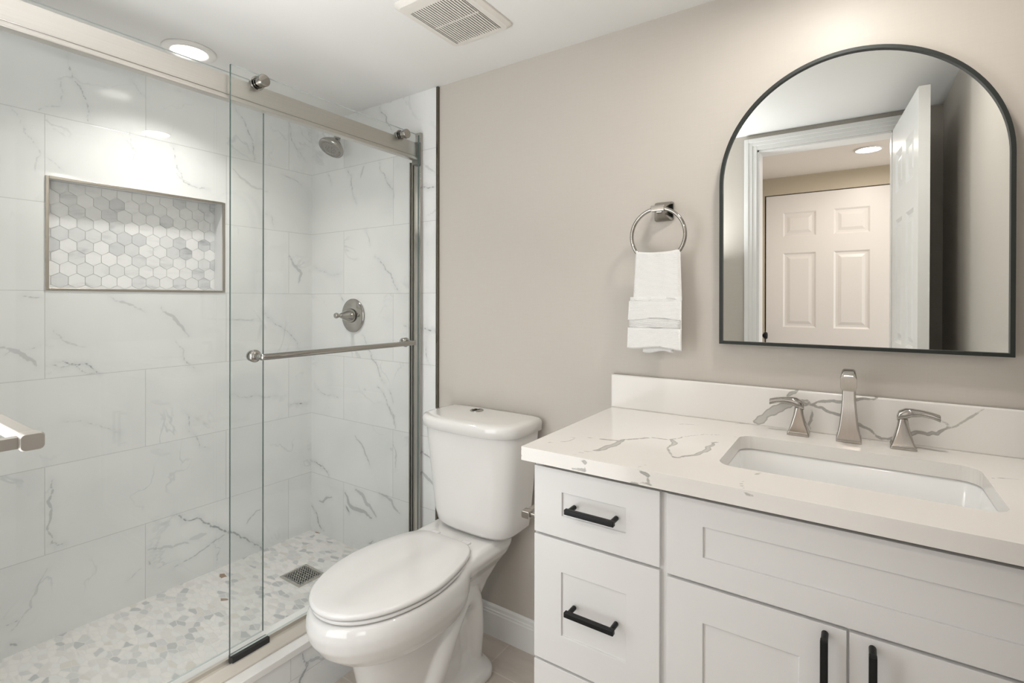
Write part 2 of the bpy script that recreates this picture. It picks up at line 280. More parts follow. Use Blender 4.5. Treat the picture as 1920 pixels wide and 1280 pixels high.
def quartz(name):
    m, nt, b = nm(name); k = NB(nt); P = k.obj()
    at = k.n('ShaderNodeAttribute', attribute_name='vein'); R, G, Bc = k.xyz(at.outputs['Vector'])
    n1 = k.m('MULTIPLY', k.m('SUBTRACT', k.noise(P, 60, 4, .6), .46), .006)
    d = k.m('ADD', R, n1)
    core = k.m('MULTIPLY', k.m('SUBTRACT', 1.0, k.step(d, .0002, .0022)), G)
    edge = k.m('MULTIPLY', core, k.step(d, -.003, -.0005))
    cl = k.noise(P, 5, 3)
    c = k.mix(cl, (.80, .775, .74), (.76, .735, .70))
    c = k.mix(k.m('MULTIPLY', core, k.m('MULTIPLY_ADD', cl, .5, .48)), c, (.42, .41, .38))
    c = k.mix(k.m('MULTIPLY', edge, .5), c, (.28, .27, .25))
    k.l(c, b.inputs['Base Color']); b.inputs['Roughness'].default_value = .13
    return m
M_quartz = quartz('veined_quartz')
# pebble mosaic
def pebbles():
    m, nt, b = nm('pebble_mosaic'); k = NB(nt); P = k.obj()
    mp = k.n('ShaderNodeMapping'); k.l(P, mp.inputs[0]); mp.inputs['Rotation'].default_value = (0, 0, .35); mp.inputs['Scale'].default_value = (27, 46, 1)
    wob = k.n('ShaderNodeTexNoise'); k.l(P, wob.inputs[0]); wob.inputs['Scale'].default_value = 30
    ad = k.n('ShaderNodeVectorMath', operation='MULTIPLY_ADD'); k.l(wob.outputs['Color'], ad.inputs[0]); ad.inputs[1].default_value = (.5, .5, 0); k.l(mp.outputs[0], ad.inputs[2])
    def vor(feat):
        v = k.n('ShaderNodeTexVoronoi', feature=feat); v.voronoi_dimensions = '2D'; v.inputs['Scale'].default_value = 1; v.inputs['Randomness'].default_value = .85; k.l(ad.outputs[0], v.inputs['Vector']); return v
    v1 = vor('F1'); v2 = vor('DISTANCE_TO_EDGE')
    r, g, bb = k.xyz(v1.outputs['Color'])
    ramp = k.n('ShaderNodeValToRGB'); k.l(r, ramp.inputs[0]); e = ramp.color_ramp; e.interpolation = 'CONSTANT'
    e.elements[0].position = 0; e.elements[0].color = (.80, .78, .755, 1)
    e.elements[1].position = .34; e.elements[1].color = (.72, .70, .675, 1)
    for p_, c_ in ((.52, (.77, .765, .75)), (.74, (.64, .64, .63)), (.84, (.69, .66, .61)), (.88, (.50, .51, .51)), (.95, (.58, .585, .58)), (.994, (.30, .20, .13))):
        el = e.elements.new(p_); el.color = (*c_, 1)
    st = k.n('ShaderNodeMapping'); k.l(P, st.inputs[0]); st.inputs['Rotation'].default_value = (0, 0, .7); st.inputs['Scale'].default_value = (12, 60, 1)
    f = k.noise(st.outputs[0], 1, 4, .6, w=k.m('MULTIPLY', g, 30.0))
    c = k.mix(k.m('MULTIPLY', k.step(f, .5, .75), .4), ramp.outputs[0], (.50, .51, .52))
    gr = k.m('SUBTRACT', 1.0, k.step(v2.outputs['Distance'], .03, .10))
    c = k.mix(k.m('MULTIPLY', gr, .8), c, (.74, .73, .71))
    k.l(c, b.inputs['Base Color']); b.inputs['Roughness'].default_value = .3; k.bump(k.m('SUBTRACT', 1.0, gr), .35, .0015, b)
    return m
M_pebble = pebbles()
def hexmat():
    m, nt, b = nm('hexagon_marble'); k = NB(nt); P = k.obj()
    at = k.n('ShaderNodeAttribute', attribute_name='tone'); t, g, bb = k.xyz(at.outputs['Vector'])
    mp = k.n('ShaderNodeMapping'); k.l(P, mp.inputs[0]); mp.inputs['Rotation'].default_value = (.7, 0, 0); mp.inputs['Scale'].default_value = (8, 8, 26)
    f = k.noise(mp.outputs[0], 1, 4, .6, w=k.m('MULTIPLY', g, 50.0), dist=.5)
    c = k.mix(t, (.82, .82, .81), (.60, .61, .62))
    c = k.mix(k.m('MULTIPLY', k.step(f, .5, .72), k.m('MULTIPLY_ADD', t, .7, .22)), c, (.36, .37, .39))
    k.l(c, b.inputs['Base Color']); b.inputs['Roughness'].default_value = .25
    return m
M_hex = hexmat()
M_grout = simple('grout', (.74, .735, .72), .8)
# floor porcelain planks
m, nt, b = nm('bath_floor_tile'); k = NB(nt); M_floor = m
bk = k.n('ShaderNodeTexBrick'); k.l(k.obj(), bk.inputs[0]); bk.inputs['Scale'].default_value = 1; bk.inputs['Brick Width'].default_value = .62; bk.inputs['Row Height'].default_value = .155
bk.inputs['Mortar Size'].default_value = .002; bk.inputs['Color1'].default_value = (.60, .545, .485, 1); bk.inputs['Color2'].default_value = (.55, .495, .44, 1); bk.inputs['Mortar'].default_value = (.68, .63, .57, 1)
mpf = k.n('ShaderNodeMapping'); k.l(k.obj(), mpf.inputs[0]); mpf.inputs['Scale'].default_value = (3, 14, 1)
f = k.noise(mpf.outputs[0], 1, 5, .6)
k.l(k.mix(k.m('MULTIPLY', k.step(f, .45, .7), .45), bk.outputs[0], (.40, .35, .30)), b.inputs['Base Color']); b.inputs['Roughness'].default_value = .35
# towelling
m, nt, b = nm('terry_cloth'); k = NB(nt); M_towel = m
X, Y, Z = k.xyz(k.obj()); wv = k.m('ABSOLUTE', k.m('SINE', k.m('MULTIPLY', Z, 900.0))); f = k.noise(k.obj(), 350, 2)
k.l(k.mix(f, (.86, .86, .85), (.80, .80, .79)), b.inputs['Base Color']); b.inputs['Roughness'].default_value = .95; b.inputs['Sheen Weight'].default_value = .3
k.bump(k.m('ADD', wv, k.m('MULTIPLY', f, 2.0)), .5, .0012, b)
# ------------------------------------------------------------------ vein attribute
def vein_attr(me, pu, pv, veins):
    """distance to the nearest vein (minus its half width) and that vein's strength, per vertex"""
    best = np.full(len(pu), .2); st = np.zeros(len(pu)); sc = np.full(len(pu), 1e9)
    jr = np.random.default_rng(5)
    for w, s, pts in veins:
        pts = [tuple(p) for p in pts]
        for lev in range(6):
            q = [pts[0]]
            for a_, b_ in zip(pts, pts[1:]):
                ln = math.dist(a_, b_)
                if ln > .012:
                    o_ = jr.normal()*.085*ln; q.append(((a_[0]+b_[0])/2-(b_[1]-a_[1])/ln*o_, (a_[1]+b_[1])/2+(b_[0]-a_[0])/ln*o_))
                q.append(b_)
            pts = q
        nseg = len(pts)-1
        for i in range(nseg):
            (ax, ay), (bx, by) = pts[i], pts[i+1]
            L2 = (bx-ax)**2+(by-ay)**2+1e-12
            t = np.clip(((pu-ax)*(bx-ax)+(pv-ay)*(by-ay))/L2, 0, 1)
            d = np.hypot(pu-ax-t*(bx-ax), pv-ay-t*(by-ay))
            g = (i+t)/nseg; ww = w*.5*(.35+.65*np.sin(np.pi*np.clip(g, .05, .95)))
            dd = d-ww; msk = dd < best
            best[msk] = dd[msk]; st[msk] = s
    a = me.attributes.new('vein', 'FLOAT_VECTOR', 'POINT')
    v = np.zeros((len(pu), 3), np.float32); v[:, 0] = best; v[:, 1] = st
    a.data.foreach_set('vector', v.ravel())
def grid_mesh(name, us, vs, to3, mat, veins, skip=None):
    nu, nv = len(us), len(vs); U, V = np.meshgrid(us, vs, indexing='ij')
    co = np.array(to3(U.ravel(), V.ravel())).T.astype(np.float32)
    i, j = np.meshgrid(np.arange(nu-1), np.arange(nv-1), indexing='ij'); i = i.ravel(); j = j.ravel()
    if skip is not None:
        cu = (us[i]+us[i+1])/2; cv = (vs[j]+vs[j+1])/2; kp = ~skip(cu, cv); i, j = i[kp], j[kp]
    F = np.stack([i*nv+j, (i+1)*nv+j, (i+1)*nv+j+1, i*nv+j+1], 1)
    me = bpy.data.meshes.new(name); me.vertices.add(len(co)); me.vertices.foreach_set('co', co.ravel())
    me.loops.add(F.size); me.loops.foreach_set('vertex_index', F.ravel().astype(np.int32))
    me.polygons.add(len(F)); me.polygons.foreach_set('loop_start', np.arange(0, F.size, 4, dtype=np.int32))
    me.update(calc_edges=True); me.materials.append(mat)
    vein_attr(me, U.ravel(), V.ravel(), veins)
    o = bpy.data.objects.new(name, me); COL.objects.link(o); return o
def lin(a, b, s, extra=()):
    return np.unique(np.concatenate([np.linspace(a, b, int(abs(b-a)/s)+2), np.array(extra)]))
# ------------------------------------------------------------------ dimensions
XT = .8648           # tile edge / curb face
XR = 2.642           # right wall
YD = -1.515          # wall with the doorway
SF = .110            # shower floor
NY0, NY1, NZ0, NZ1 = -1.0324, -.4334, 1.3208, 1.7159
# ------------------------------------------------------------------ setting
o = struct(link('floor', B(-.1, XR+.1, -3.0, .1, -.06, 0), M_floor))
o = struct(link('ceiling', B(-.1, XR+.1, YD-.06, .1, ZC, ZC+.06), M_ceiling))
o = struct(link('wall_back', B(XT, XR+.1, .004, .1, 0, ZC), M_wall))
wl = struct(grid_mesh('wall_left', lin(YD, 0, .004, (NY0, NY1)), lin(SF-.03, ZC, .004, (NZ0, NZ1)), lambda u, v: (np.zeros_like(u), u, v), M_tileL, VEIN_L,
     lambda u, v: (u > NY0) & (u < NY1) & (v > NZ0) & (v < NZ1)))
wb = struct(grid_mesh('wall_back_shower', lin(0, XT, .004), lin(0, ZC, .004), lambda u, v: (u, np.zeros_like(u), v), M_tileB, VEIN_B))
bm = bmesh.new(); box(bm, -.12, -.1, YD, .1, 0, ZC); link_o = link('wall_left_backing', bm, M_ceiling); struct(link_o)
bm = bmesh.new(); box(bm, -.12, XT, .03, .1, 0, ZC); struct(link('wall_back_backing', bm, M_ceiling))
struct(link('wall_right', B(XR, XR+.1, YD, .004, 0, ZC), M_wall))
# wall with the doorway (behind / beside the camera)
DX0, DX1, DZ = 1.862, 2.462, 2.092
bm = bmesh.new(); box(bm, XT, DX0, YD-.115, YD, 0, ZC); box(bm, DX1, XR+.1, YD-.115, YD, 0, ZC); box(bm, DX0, DX1, YD-.115, YD, DZ, ZC)
struct(link('wall_front', bm, M_wall))
struct(link('wall_front_shower', B(-.1, XT, YD-.115, YD, 0, ZC), simple('plain_marble_tile', (.70, .71, .70), .12, noise=.1, nscale=4)))
# doorway casing + jambs
bm = bmesh.new(); cw = .062
for y, s in ((YD, 1), (YD-.115, -1)):
    for w0, w1, t in ((0, cw, .009), (.022, cw, .014), (.040, cw, .019)):
        ya, yb = sorted((y, y+s*t))
        box(bm, DX0-w1, DX0-w0, ya, yb, 0, DZ+w1); box(bm, DX1+w0, DX1+w1, ya, yb, 0, DZ+w1); box(bm, DX0-w0, DX1+w0, ya, yb, DZ+w0, DZ+w1)
box(bm, DX0-.001, DX0+.012, YD-.115, YD, 0, DZ); box(bm, DX1-.012, DX1+.001, YD-.115, YD, 0, DZ); box(bm, DX0, DX1, YD-.115, YD, DZ-.012, DZ+.001)
struct(link('trim_1', bm, M_paintwhite, bevel=.002))
# baseboards
def baseboard(name, x0, x1, y, s):
    prof = [(0, 0), (.013, 0), (.013, .088), (.011, .092), (.011, .098), (.008, .101), (.007, .112), (.003, .118), (0, .119)]
    bm = bmesh.new(); loft(bm, [[(x, y+s*d, z) for d, z in prof] for x in (x0, x1)]); return struct(link(name, bm, M_paintwhite))
baseboard('baseboard_back', XT+.005, 1.668, .004, -1)
baseboard('baseboard_front', XT+.005, DX0-cw, YD, 1)
# metal edge strip where the tile ends
bm = bmesh.new(); box(bm, XT-.002, XT+.009, -.007, .006, .0, ZC-.002)
struct(link('trim_2', bm, simple('dark_edge_metal', (.16, .145, .12), .25, 1), bevel=.0015))
# shower pan
bm = bmesh.new(); box(bm, -.1, .735, YD, .03, 0, SF)
o = struct(link('floor_shower', bm, M_pebble))
# curb: tiled face, stone cap
cg = grid_mesh('trim_3', lin(YD, 0, .006), lin(0, .178, .006), lambda u, v: (np.full_like(u, XT-.004), u, v), M_tileC, [(.007, .9, [(-.62, .17), (-.60, .12), (-.63, .06), (-.60, .0)]), (.01, .5, [(-.60, .13), (-.52, .10)]), (.006, .7, [(-.9, .16), (-.86, .09), (-.80, .05)])]); struct(cg)
bm = bmesh.new(); box(bm, .735, XT-.005, YD, 0, 0, .178); link('curb_core', bm, M_grout, cg)
bm = bmesh.new(); box(bm, .715, XT+.004, YD, -.0005, .178, .200); link('curb_cap', bm, simple('curb_stone', (.78, .765, .74), .2, noise=.04, nscale=8), cg, bevel=.002)
# ------------------------------------------------------------------ niche in the left wall
t = empty('shower_niche', (0, (NY0+NY1)/2, NZ0), 'recessed shower shelf niche lined with grey and white hexagon marble mosaic', 'niche')
ND = -.088
bm = bmesh.new()
box(bm, ND, -.004, NY0-.012, NY0, NZ0-.012, NZ1+.012); box(bm, ND, -.004, NY1, NY1+.012, NZ0-.012, NZ1+.012)
box(bm, ND, -.004, NY0, NY1, NZ0-.012, NZ0); box(bm, ND, -.004, NY0, NY1, NZ1, NZ1+.012)
link('lining', bm, simple('niche_stone', (.74, .74, .735), .15, noise=.08, nscale=7), t)
link('grout_bed', B(ND-.01, ND, NY0-.01, NY1+.01, NZ0-.01, NZ1+.01), M_grout, t)
me = bpy.data.meshes.new('hexagon_mosaic'); bm = bmesh.new(); lay = bm.faces.layers.float_vector.new('tone') if False else None
R6 = .0285; tones = []
dx = R6*math.sqrt(3); row = 0; z = NZ0-R6*.2
while z < NZ1+R6:
    y = NY0-dx*.3+(dx/2 if row % 2 else 0)
    while y < NY1+dx:
        loop = [(y+(R6-.0008)*math.cos(math.radians(30+60*i)), z+(R6-.0008)*math.sin(math.radians(30+60*i))) for i in range(6)]
        loop = [(min(max(a, NY0+.0005), NY1-.0005), min(max(c, NZ0+.0005), NZ1-.0005)) for a, c in loop]
        ar = abs(sum(loop[i][0]*loop[(i+1) % 6][1]-loop[(i+1) % 6][0]*loop[i][1] for i in range(6)))/2
        if ar > 2e-5:
            ded = []
            for q in loop:
                if not ded or math.dist(q, ded[-1]) > 1e-5: ded.append(q)
            if math.dist(ded[0], ded[-1]) < 1e-5: ded.pop()
            if len(ded) >= 3:
                r_ = random.random(); tone = (.05+.25*random.random()) if r_ < .62 else (.4+.35*random.random() if r_ < .92 else .85+.15*random.random()); g_ = random.random()
                f0 = [bm.verts.new((ND+.001, a, c)) for a, c in ded]; f1 = [bm.verts.new((ND+.0025, a, c)) for a, c in ded]
                bm.faces.new(f1); tones.append((tone, g_, 0))
                for i in range(len(ded)): bm.faces.new((f0[i], f0[(i+1) % len(ded)], f1[(i+1) % len(ded)], f1[i])); tones.append((tone, g_, 0))
        y += dx
    z += R6*1.5; row += 1
bmesh.ops.recalc_face_normals(bm, faces=bm.faces); bm.to_mesh(me); bm.free()
a = me.attributes.new('tone', 'FLOAT_VECTOR', 'FACE'); a.data.foreach_set('vector', np.array(tones, np.float32).ravel())
me.materials.append(M_hex); o = bpy.data.objects.new('hexagon_mosaic', me); COL.objects.link(o); o.parent = t; o.matrix_parent_inverse = t.matrix_basis.inverted()
bm = bmesh.new(); e = .009
for y0, y1, z0, z1 in ((NY0-.001, NY0+e, NZ0, NZ1), (NY1-e, NY1+.001, NZ0, NZ1), (NY0+e, NY1-e, NZ0-.001, NZ0+e*.8), (NY0+e, NY1-e, NZ1-e, NZ1+.001)):
    box(bm, -.004, .004, y0, y1, z0, z1)
link('metal_edge', bm, M_trimmetal, t, bevel=.001)
# drain
t = empty('floor_drain', (.357, -.282, SF), 'square brushed metal drain grate set in the pebble shower floor', 'drain')
dx0, dx1, dy0, dy1 = .287, .427, -.347, -.222
bm = bmesh.new()
box(bm, dx0, dx1, dy0, dy0+.012, SF-.002, SF+.004); box(bm, dx0, dx1, dy1-.012, dy1, SF-.002, SF+.004); box(bm, dx0, dx0+.012, dy0+.012, dy1-.012, SF-.002, SF+.004); box(bm, dx1-.012, dx1, dy0+.012, dy1-.012, SF-.002, SF+.004)
link('frame', bm, simple('drain_metal', (.55, .53, .49), .4, .9), t, bevel=.001)
bm = bmesh.new(); N = 8
for i in range(N+1):
    x = dx0+.012+(dx1-dx0-.024)*i/N; box(bm, x-.0045, x+.0045, dy0+.012, dy1-.012, SF-.001, SF+.003)
for j in range(N+1):
    y = dy0+.012+(dy1-dy0-.024)*j/N; box(bm, dx0+.012, dx1-.012, y-.004, y+.004, SF-.001, SF+.003)
link('grate', bm, simple('drain_grate_metal', (.55, .53, .49), .4, .9), t)
link('sump_shade', B(dx0+.01, dx1-.01, dy0+.01, dy1-.01, SF-.0005, SF+.0008), M_dark, t)  # near-black plate paints the shade under the grate
# ------------------------------------------------------------------ ceiling fixtures
def downlight(x, y, label, zc=ZC, R=.085, r=.056, sgn=None):
    t = empty('recessed_light', (x, y, zc), label, 'ceiling light', None)
    bm = bmesh.new(); lathe(bm, (x, y, zc), (0, 0, -1), [(0, r+.002), (0, R), (.004, R), (.008, R-.008), (.010, r+.006), (.006, r), (.0, r)]); link('trim_ring', bm, M_lensring, t, smooth=True)
    bm = bmesh.new(); lathe(bm, (x, y, zc), (0, 0, -1), [(.0005, r), (.003, r), (.003, 0)]); link('lens', bm, M_lens, t)
    return t
downlight(.335, -.722, 'round recessed ceiling light with white trim ring above the glass shower')
downlight(2.27, -.40, 'round recessed ceiling light above the vanity, seen as a glow in shower tile')
downlight(2.37, -2.2, 'round glowing ceiling light in the hallway, seen in the arched mirror', R=.07, r=.062)
t = empty('exhaust_fan_grille', (1.275, -.37, ZC), 'off-white slotted exhaust fan cover on the ceiling', 'vent')
vx0, vx1, vy0, vy1 = 1.152, 1.398, -.518, -.222
zz = ZC-.016
bm = bmesh.new(); lo = rrect(vx0, vx1, vy0, vy1, .022); li = rrect(vx0+.012, vx1-.012, vy0+.012, vy1-.012, .018)
hole = rrect(1.186, 1.364, -.468, -.250, .001)
loft(bm, [[(x, y, ZC-.0005) for x, y in lo], [(x, y, ZC-.007) for x, y in lo], [(x, y, zz) for x, y in li], [(x, y, zz) for x, y in hole], [(x, y, ZC-.004) for x, y in hole]], True, False)
link('frame', bm, M_vent, t)
bm = bmesh.new(); n = 19
for i in range(n+1):
    x = 1.186+.178*i/n; box(bm, x-.0028, x+.0028, -.468, -.250, ZC-.014, zz)
box(bm, 1.186, 1.364, -.362, -.357, ZC-.013, zz+.0006)
link('louvers', bm, M_vent, t)
link('duct_shade', B(1.186, 1.364, -.468, -.250, ZC-.005, ZC-.001), M_dark, t)  # black sheet stands in for the shade behind the louvers
# ------------------------------------------------------------------ shower plumbing
t = empty('wall_mounted_shower', (.33, 0, 2.07), 'round brushed nickel shower head tilted down from its wall arm', 'shower head')
bm = bmesh.new(); arm = catmull([(.33, .0, 2.085), (.33, -.035, 2.088), (.33, -.075, 2.066), (.33, -.092, 2.03)]); tube(bm, arm, .0105); link('arm', bm, M_nickel_p, t, smooth=True)
bm = bmesh.new(); lathe(bm, (.33, 0, 2.085), (0, -1, 0), [(0, .028), (.004, .028), (.010, .014), (.010, .0)]); link('flange', bm, M_nickel_p, t, smooth=True)
c = Vector((.33, -.092, 2.035)); d = Vector((.0, -.52, -.85)).normalized()
bm = bmesh.new(); lathe(bm, c, d, [(-.012, .0), (-.012, .011), (0, .015), (.012, .017), (.022, .026), (.040, .045), (.055, .056), (.063, .058), (.070, .056), (.070, .050)]); link('bell', bm, M_nickel_p, t, smooth=True)
bm = bmesh.new(); lathe(bm, c+d*.069, d, [(0, .051), (.002, .050), (.004, .036), (.002, .034), (.004, .030), (.004, 0)])
a = d.orthogonal().normalized(); bb = d.cross(a)
for rr, n in ((.043, 22), (.022, 10), (.012, 6)):
    for i in range(n):
        q = c+d*.072+(a*math.cos(2*math.pi*i/n)+bb*math.sin(2*math.pi*i/n))*rr; cyl(bm, q, q+d*.004, .0022, .0016, 8)
link('spray_face', bm, simple('spray_face_metal', (.30, .29, .27), .3, .6), t)
t = empty('shower_valve', (.332, 0, 1.2157), 'round polished shower valve plate with a lever handle on the tile', 'shower valve')
vc = Vector((.332, 0, 1.215))
bm = bmesh.new(); lathe(bm, vc, (0, -1, 0), [(0, .078), (.003, .080), (.008, .079), (.010, .070), (.014, .045), (.016, 0)]); link('escutcheon', bm, M_nickel_p, t, smooth=True)
bm = bmesh.new(); lathe(bm, vc+Vector((0, -.014, 0)), (-.12, -1, .02), [(0, .034), (.014, .032), (.030, .024), (.045, .016), (.060, .010), (.066, .0085), (.072, .0125), (.079, .0135), (.086, .010), (.089, 0)]); link('handle', bm, M_nickel_p, t, smooth=True)
# ------------------------------------------------------------------ shower enclosure
t = empty('shower_door_frame', (.765, 0, .2), 'brushed nickel shower enclosure frame with header rail, wall post and bottom track', 'shower frame')
HX0, HX1, HZ0, HZ1 = .752, .776, 1.880, 1.952
bm = bmesh.new(); box(bm, HX0, HX1, YD, -.022, HZ0, HZ1); box(bm, HX1-.001, HX1+.0045, YD, -.022, HZ0, HZ0+.010); box(bm, HX1-.001, HX1+.002, YD, -.022, HZ0+.014, HZ0+.017); link('header_rail', bm, M_nickel_y, t, bevel=.002)
bm = bmesh.new(); box(bm, HX0-.006, HX1+.008, -.030, -.012, HZ0-.018, HZ1+.004); link('end_cap', bm, simple('end_cap_metal', (.20, .19, .17), .4, .8), t, bevel=.002)
bm = bmesh.new(); box(bm, .750, .782, -.014, -.0005, .205, 2.0); link('wall_channel', bm, M_nickel, t, bevel=.002)
bm = bmesh.new(); box(bm, .722, .728, -.022, -.0005, .212, HZ0-.001); box(bm, .731, .737, -.018, -.0005, .212, HZ0-.001); box(bm, .7405, .750, -.013, -.0005, .212, HZ0-.001); link('seal_channel', bm, simple('dull_nickel', (.33, .31, .27), .3, 1), t, bevel=.002)
bm = bmesh.new(); loft(bm, [[(x, y, z) for x, z in ((.762, .2003), (.828, .2003), (.829, .206), (.808, .219), (.796, .222), (.793, .213), (.776, .213), (.774, .224), (.762, .224))] for y in (YD, -.0005)]); link('bottom_track', bm, M_track, t, bevel=.001)
bm = bmesh.new(); box(bm, .716, .7615, YD, -.0005, .2003, .214); link('inner_sill', bm, simple('sill_white', (.80, .80, .78), .3), t, bevel=.002)
bm = bmesh.new(); box(bm, .7765, .8005, -.805, -.690, .2135, .238); link('door_guide', bm, M_rubber, t, bevel=.002)
bm = bmesh.new(); box(bm, .744, .784, -.050, -.0145, .208, .245); link('corner_bumper', bm, M_rubber, t, bevel=.002)
def glass_panel(name, parent, x0, x1, y0, y1, z0, z1):
    bm = bmesh.new(); vs = [bm.verts.new((x, y, z)) for x in (x0, x1) for y in (y0, y1) for z in (z0, z1)]
    for f, mi in (((0,1,3,2), 0), ((4,6,7,5), 0), ((0,4,5,1), 1), ((2,3,7,6), 1), ((0,2,6,4), 2), ((1,5,7,3), 2)): bm.faces.new([vs[i] for i in f]).material_index = mi
    return link(name, bm, [M_glass, M_edge, M_tedge], parent)
# outer sliding door
OX0, OX1 = .782, .790
t = empty('sliding_shower_door', (.786, -.42, .236), 'outer clear glass sliding shower door carrying a towel bar, nearest the toilet', 'shower door')
glass_panel('glass_pane', t, OX0, OX1, -.806, -.030, .2385, 1.982)
for y in (-.719, -.125):
    bm = bmesh.new(); lathe(bm, (HX1-.004, y, 1.9585), (1, 0, 0), [(0, .019), (.002, .021), (.006, .0215), (.006, .013), (OX0-HX1+.004, .013)]); cyl(bm, (HX1-.02, y, 1.9585), (HX1+.002, y, 1.9585), .017)
    lathe(bm, (OX1, y, 1.9585), (1, 0, 0), [(0, .014), (.012, .014), (.012, .0175), (.014, .0185), (.026, .0185), (.028, .0172), (.028, 0)])
    link('roller_knob', bm, M_nickel_p, t, smooth=False, bevel=.0008)
bx = OX1+.052; zb = 1.117
bm = bmesh.new(); P = [(OX1+.006, -.735, zb), (bx-.02, -.735, zb), (bx-.006, -.729, zb), (bx, -.715, zb), (bx, -.40, zb), (bx, -.128, zb), (bx-.006, -.114, zb), (bx-.02, -.108, zb), (OX1+.006, -.108, zb)]
tube(bm, catmull(P, 6), .0095); link('towel_bar', bm, M_nickel_p, t, smooth=True)
for y in (-.735, -.108):
    bm = bmesh.new(); lathe(bm, (OX1, y, zb), (1, 0, 0), [(0, .019), (.005, .019), (.010, .016), (.012, .0)]); lathe(bm, (OX0, y, zb), (-1, 0, 0), [(0, .017), (.008, .017), (.010, .014), (.010, 0)]); link('bar_flange', bm, M_nickel_p, t, smooth=True)
# inner door
t = empty('sliding_shower_door', (.742, -1.1, .236), 'inner clear glass shower panel behind the header rail, in front of the niche', 'shower door')
glass_panel('glass_pane', t, .738, .746, -1.49, -.680, .230, 1.975)
# ------------------------------------------------------------------ toilet
TX = 1.136
t = empty('toilet', (TX, -.45, 0), 'white two-piece toilet with elongated closed lid beside the vanity', 'toilet')
def egg(d0, d1, hw, n=64, wide=.56, pb=2.6, pf=2.1):
    """outline seen from above: d0 rear distance from wall, d1 front, widest at fraction 'wide'"""
    out = []; dc = d0+(d1-d0)*(1-wide)
    for i in range(n):
        a = 2*math.pi*i/n; s, c = math.sin(a), math.cos(a)
        if c >= 0: L, p = d1-dc, pf
        else: L, p = dc-d0, pb
        r = (abs(c)**p+abs(s)**p)**(-1/p)
        out.append((r*s*hw, dc+r*c*L))
    return out
def taper(pts, d0, d1, wide, k):
    dc = d0+(d1-d0)*(1-wide); return [(x*(1-k*max(0, min(1, (dc-d)/(dc-d0)))**1.5), d) for x, d in pts]
def at_z(pts, z): return [(TX+x, -d, z) for x, d in pts]
bm = bmesh.new()
loft(bm, [at_z(egg(a, b_, w, pf=pf, pb=pb), z) for z, a, b_, w, pf, pb in (
    (0, .20, .60, .108, 2.5, 3), (.012, .20, .605, .110, 2.5, 3), (.03, .21, .60, .104, 2.4, 3), (.12, .22, .60, .098, 2.3, 3), (.20, .24, .618, .106, 2.2, 3), (.265, .25, .635, .118, 2.2, 3), (.278, .25, .642, .122, 2.2, 3),
    (.283, .25, .668, .140, 2.15, 3), (.30, .25, .700, .158, 2.1, 3), (.33, .25, .735, .173, 2.1, 3), (.365, .25, .758, .185, 2.05, 3), (.395, .25, .764, .188, 2.05, 3), (.415, .25, .760, .186, 2.05, 3), (.428, .252, .754, .182, 2.05, 3), (.433, .257, .745, .176, 2.05, 3))])
# rear deck that carries the tank
def rr3(hw, d0, d1, z, r=.03): return [(TX+x, -y, z) for x, y in rrect(-hw, hw, d0, d1, r)]
loft(bm, [rr3(.082, .17, .36, .18), rr3(.084, .15, .38, .24), rr3(.098, .11, .42, .30, .04), rr3(.122, .07, .46, .355, .05), rr3(.150, .045, .50, .395, .06), rr3(.163, .04, .48, .425, .06), rr3(.152, .04, .30, .448), rr3(.140, .05, .26, .456)])
loft(bm, [rr3(.150, .13, .47, 0, .07), rr3(.150, .13, .47, .02, .07), rr3(.138, .14, .46, .036, .07), rr3(.095, .17, .43, .06, .06), rr3(.082, .19, .42, .10, .05), rr3(.085, .17, .38, .20, .05)])
for s in (-1, 1):
    trap = catmull([(TX+s*.060, -.45, .03), (TX+s*.080, -.43, .08), (TX+s*.088, -.40, .14), (TX+s*.088, -.35, .23), (TX+s*.082, -.28, .30), (TX+s*.076, -.215, .27), (TX+s*.074, -.19, .16), (TX+s*.074, -.19, .04)], 8)
    tube(bm, trap, .045, 24, radii=[.030+.016*math.sin(math.pi*min(1, i/(len(trap)-1)*1.0)) for i in range(len(trap))])
o = link('bowl', bm, M_porc, t, smooth=True)
r = o.modifiers.new('remesh', 'REMESH'); r.mode = 'VOXEL'; r.voxel_size = .0045; r.use_smooth_shade = True
s_ = o.modifiers.new('smooth', 'SMOOTH'); s_.factor = .6; s_.iterations = 7
for s in (-1, 1):
    bm = bmesh.new(); lathe(bm, (TX+s*.125, -.36, .028), (0, 0, 1), [(0, .014), (.016, .013), (.024, .009), (.026, 0)]); link('bolt_cap', bm, M_plastic, t, smooth=True)
bm = bmesh.new(); loft(bm, [at_z(taper(egg(a_, b_, w_, wide=.535, pb=5), a_, b_, .535, .25), z_) for a_, b_, w_, z_ in ((.245, .743, .175, .4365), (.243, .747, .178, .4395), (.243, .747, .178, .4465), (.247, .741, .172, .4485))]); link('seat', bm, M_plastic, t, smooth=False, bevel=.002)
bm = bmesh.new()
def lid(z, i): return at_z(taper(egg(.238+i, .753-i, .182-i, wide=.535, pb=6.5, pf=2.06), .238, .753, .535, .30), z)
loft(bm, [lid(.4525, .003), lid(.4540, 0), lid(.461, 0), lid(.465, .002), lid(.4675, .007), lid(.469, .05), lid(.4695, .12)]); link('seat_lid', bm, M_plastic, t, smooth=True)
for s in (-1, 1):
    bm = bmesh.new(); box(bm, TX+s*.07-.018, TX+s*.07+.018, -.245, -.215, .436, .462); link('hinge', bm, M_plastic, t, bevel=.005)
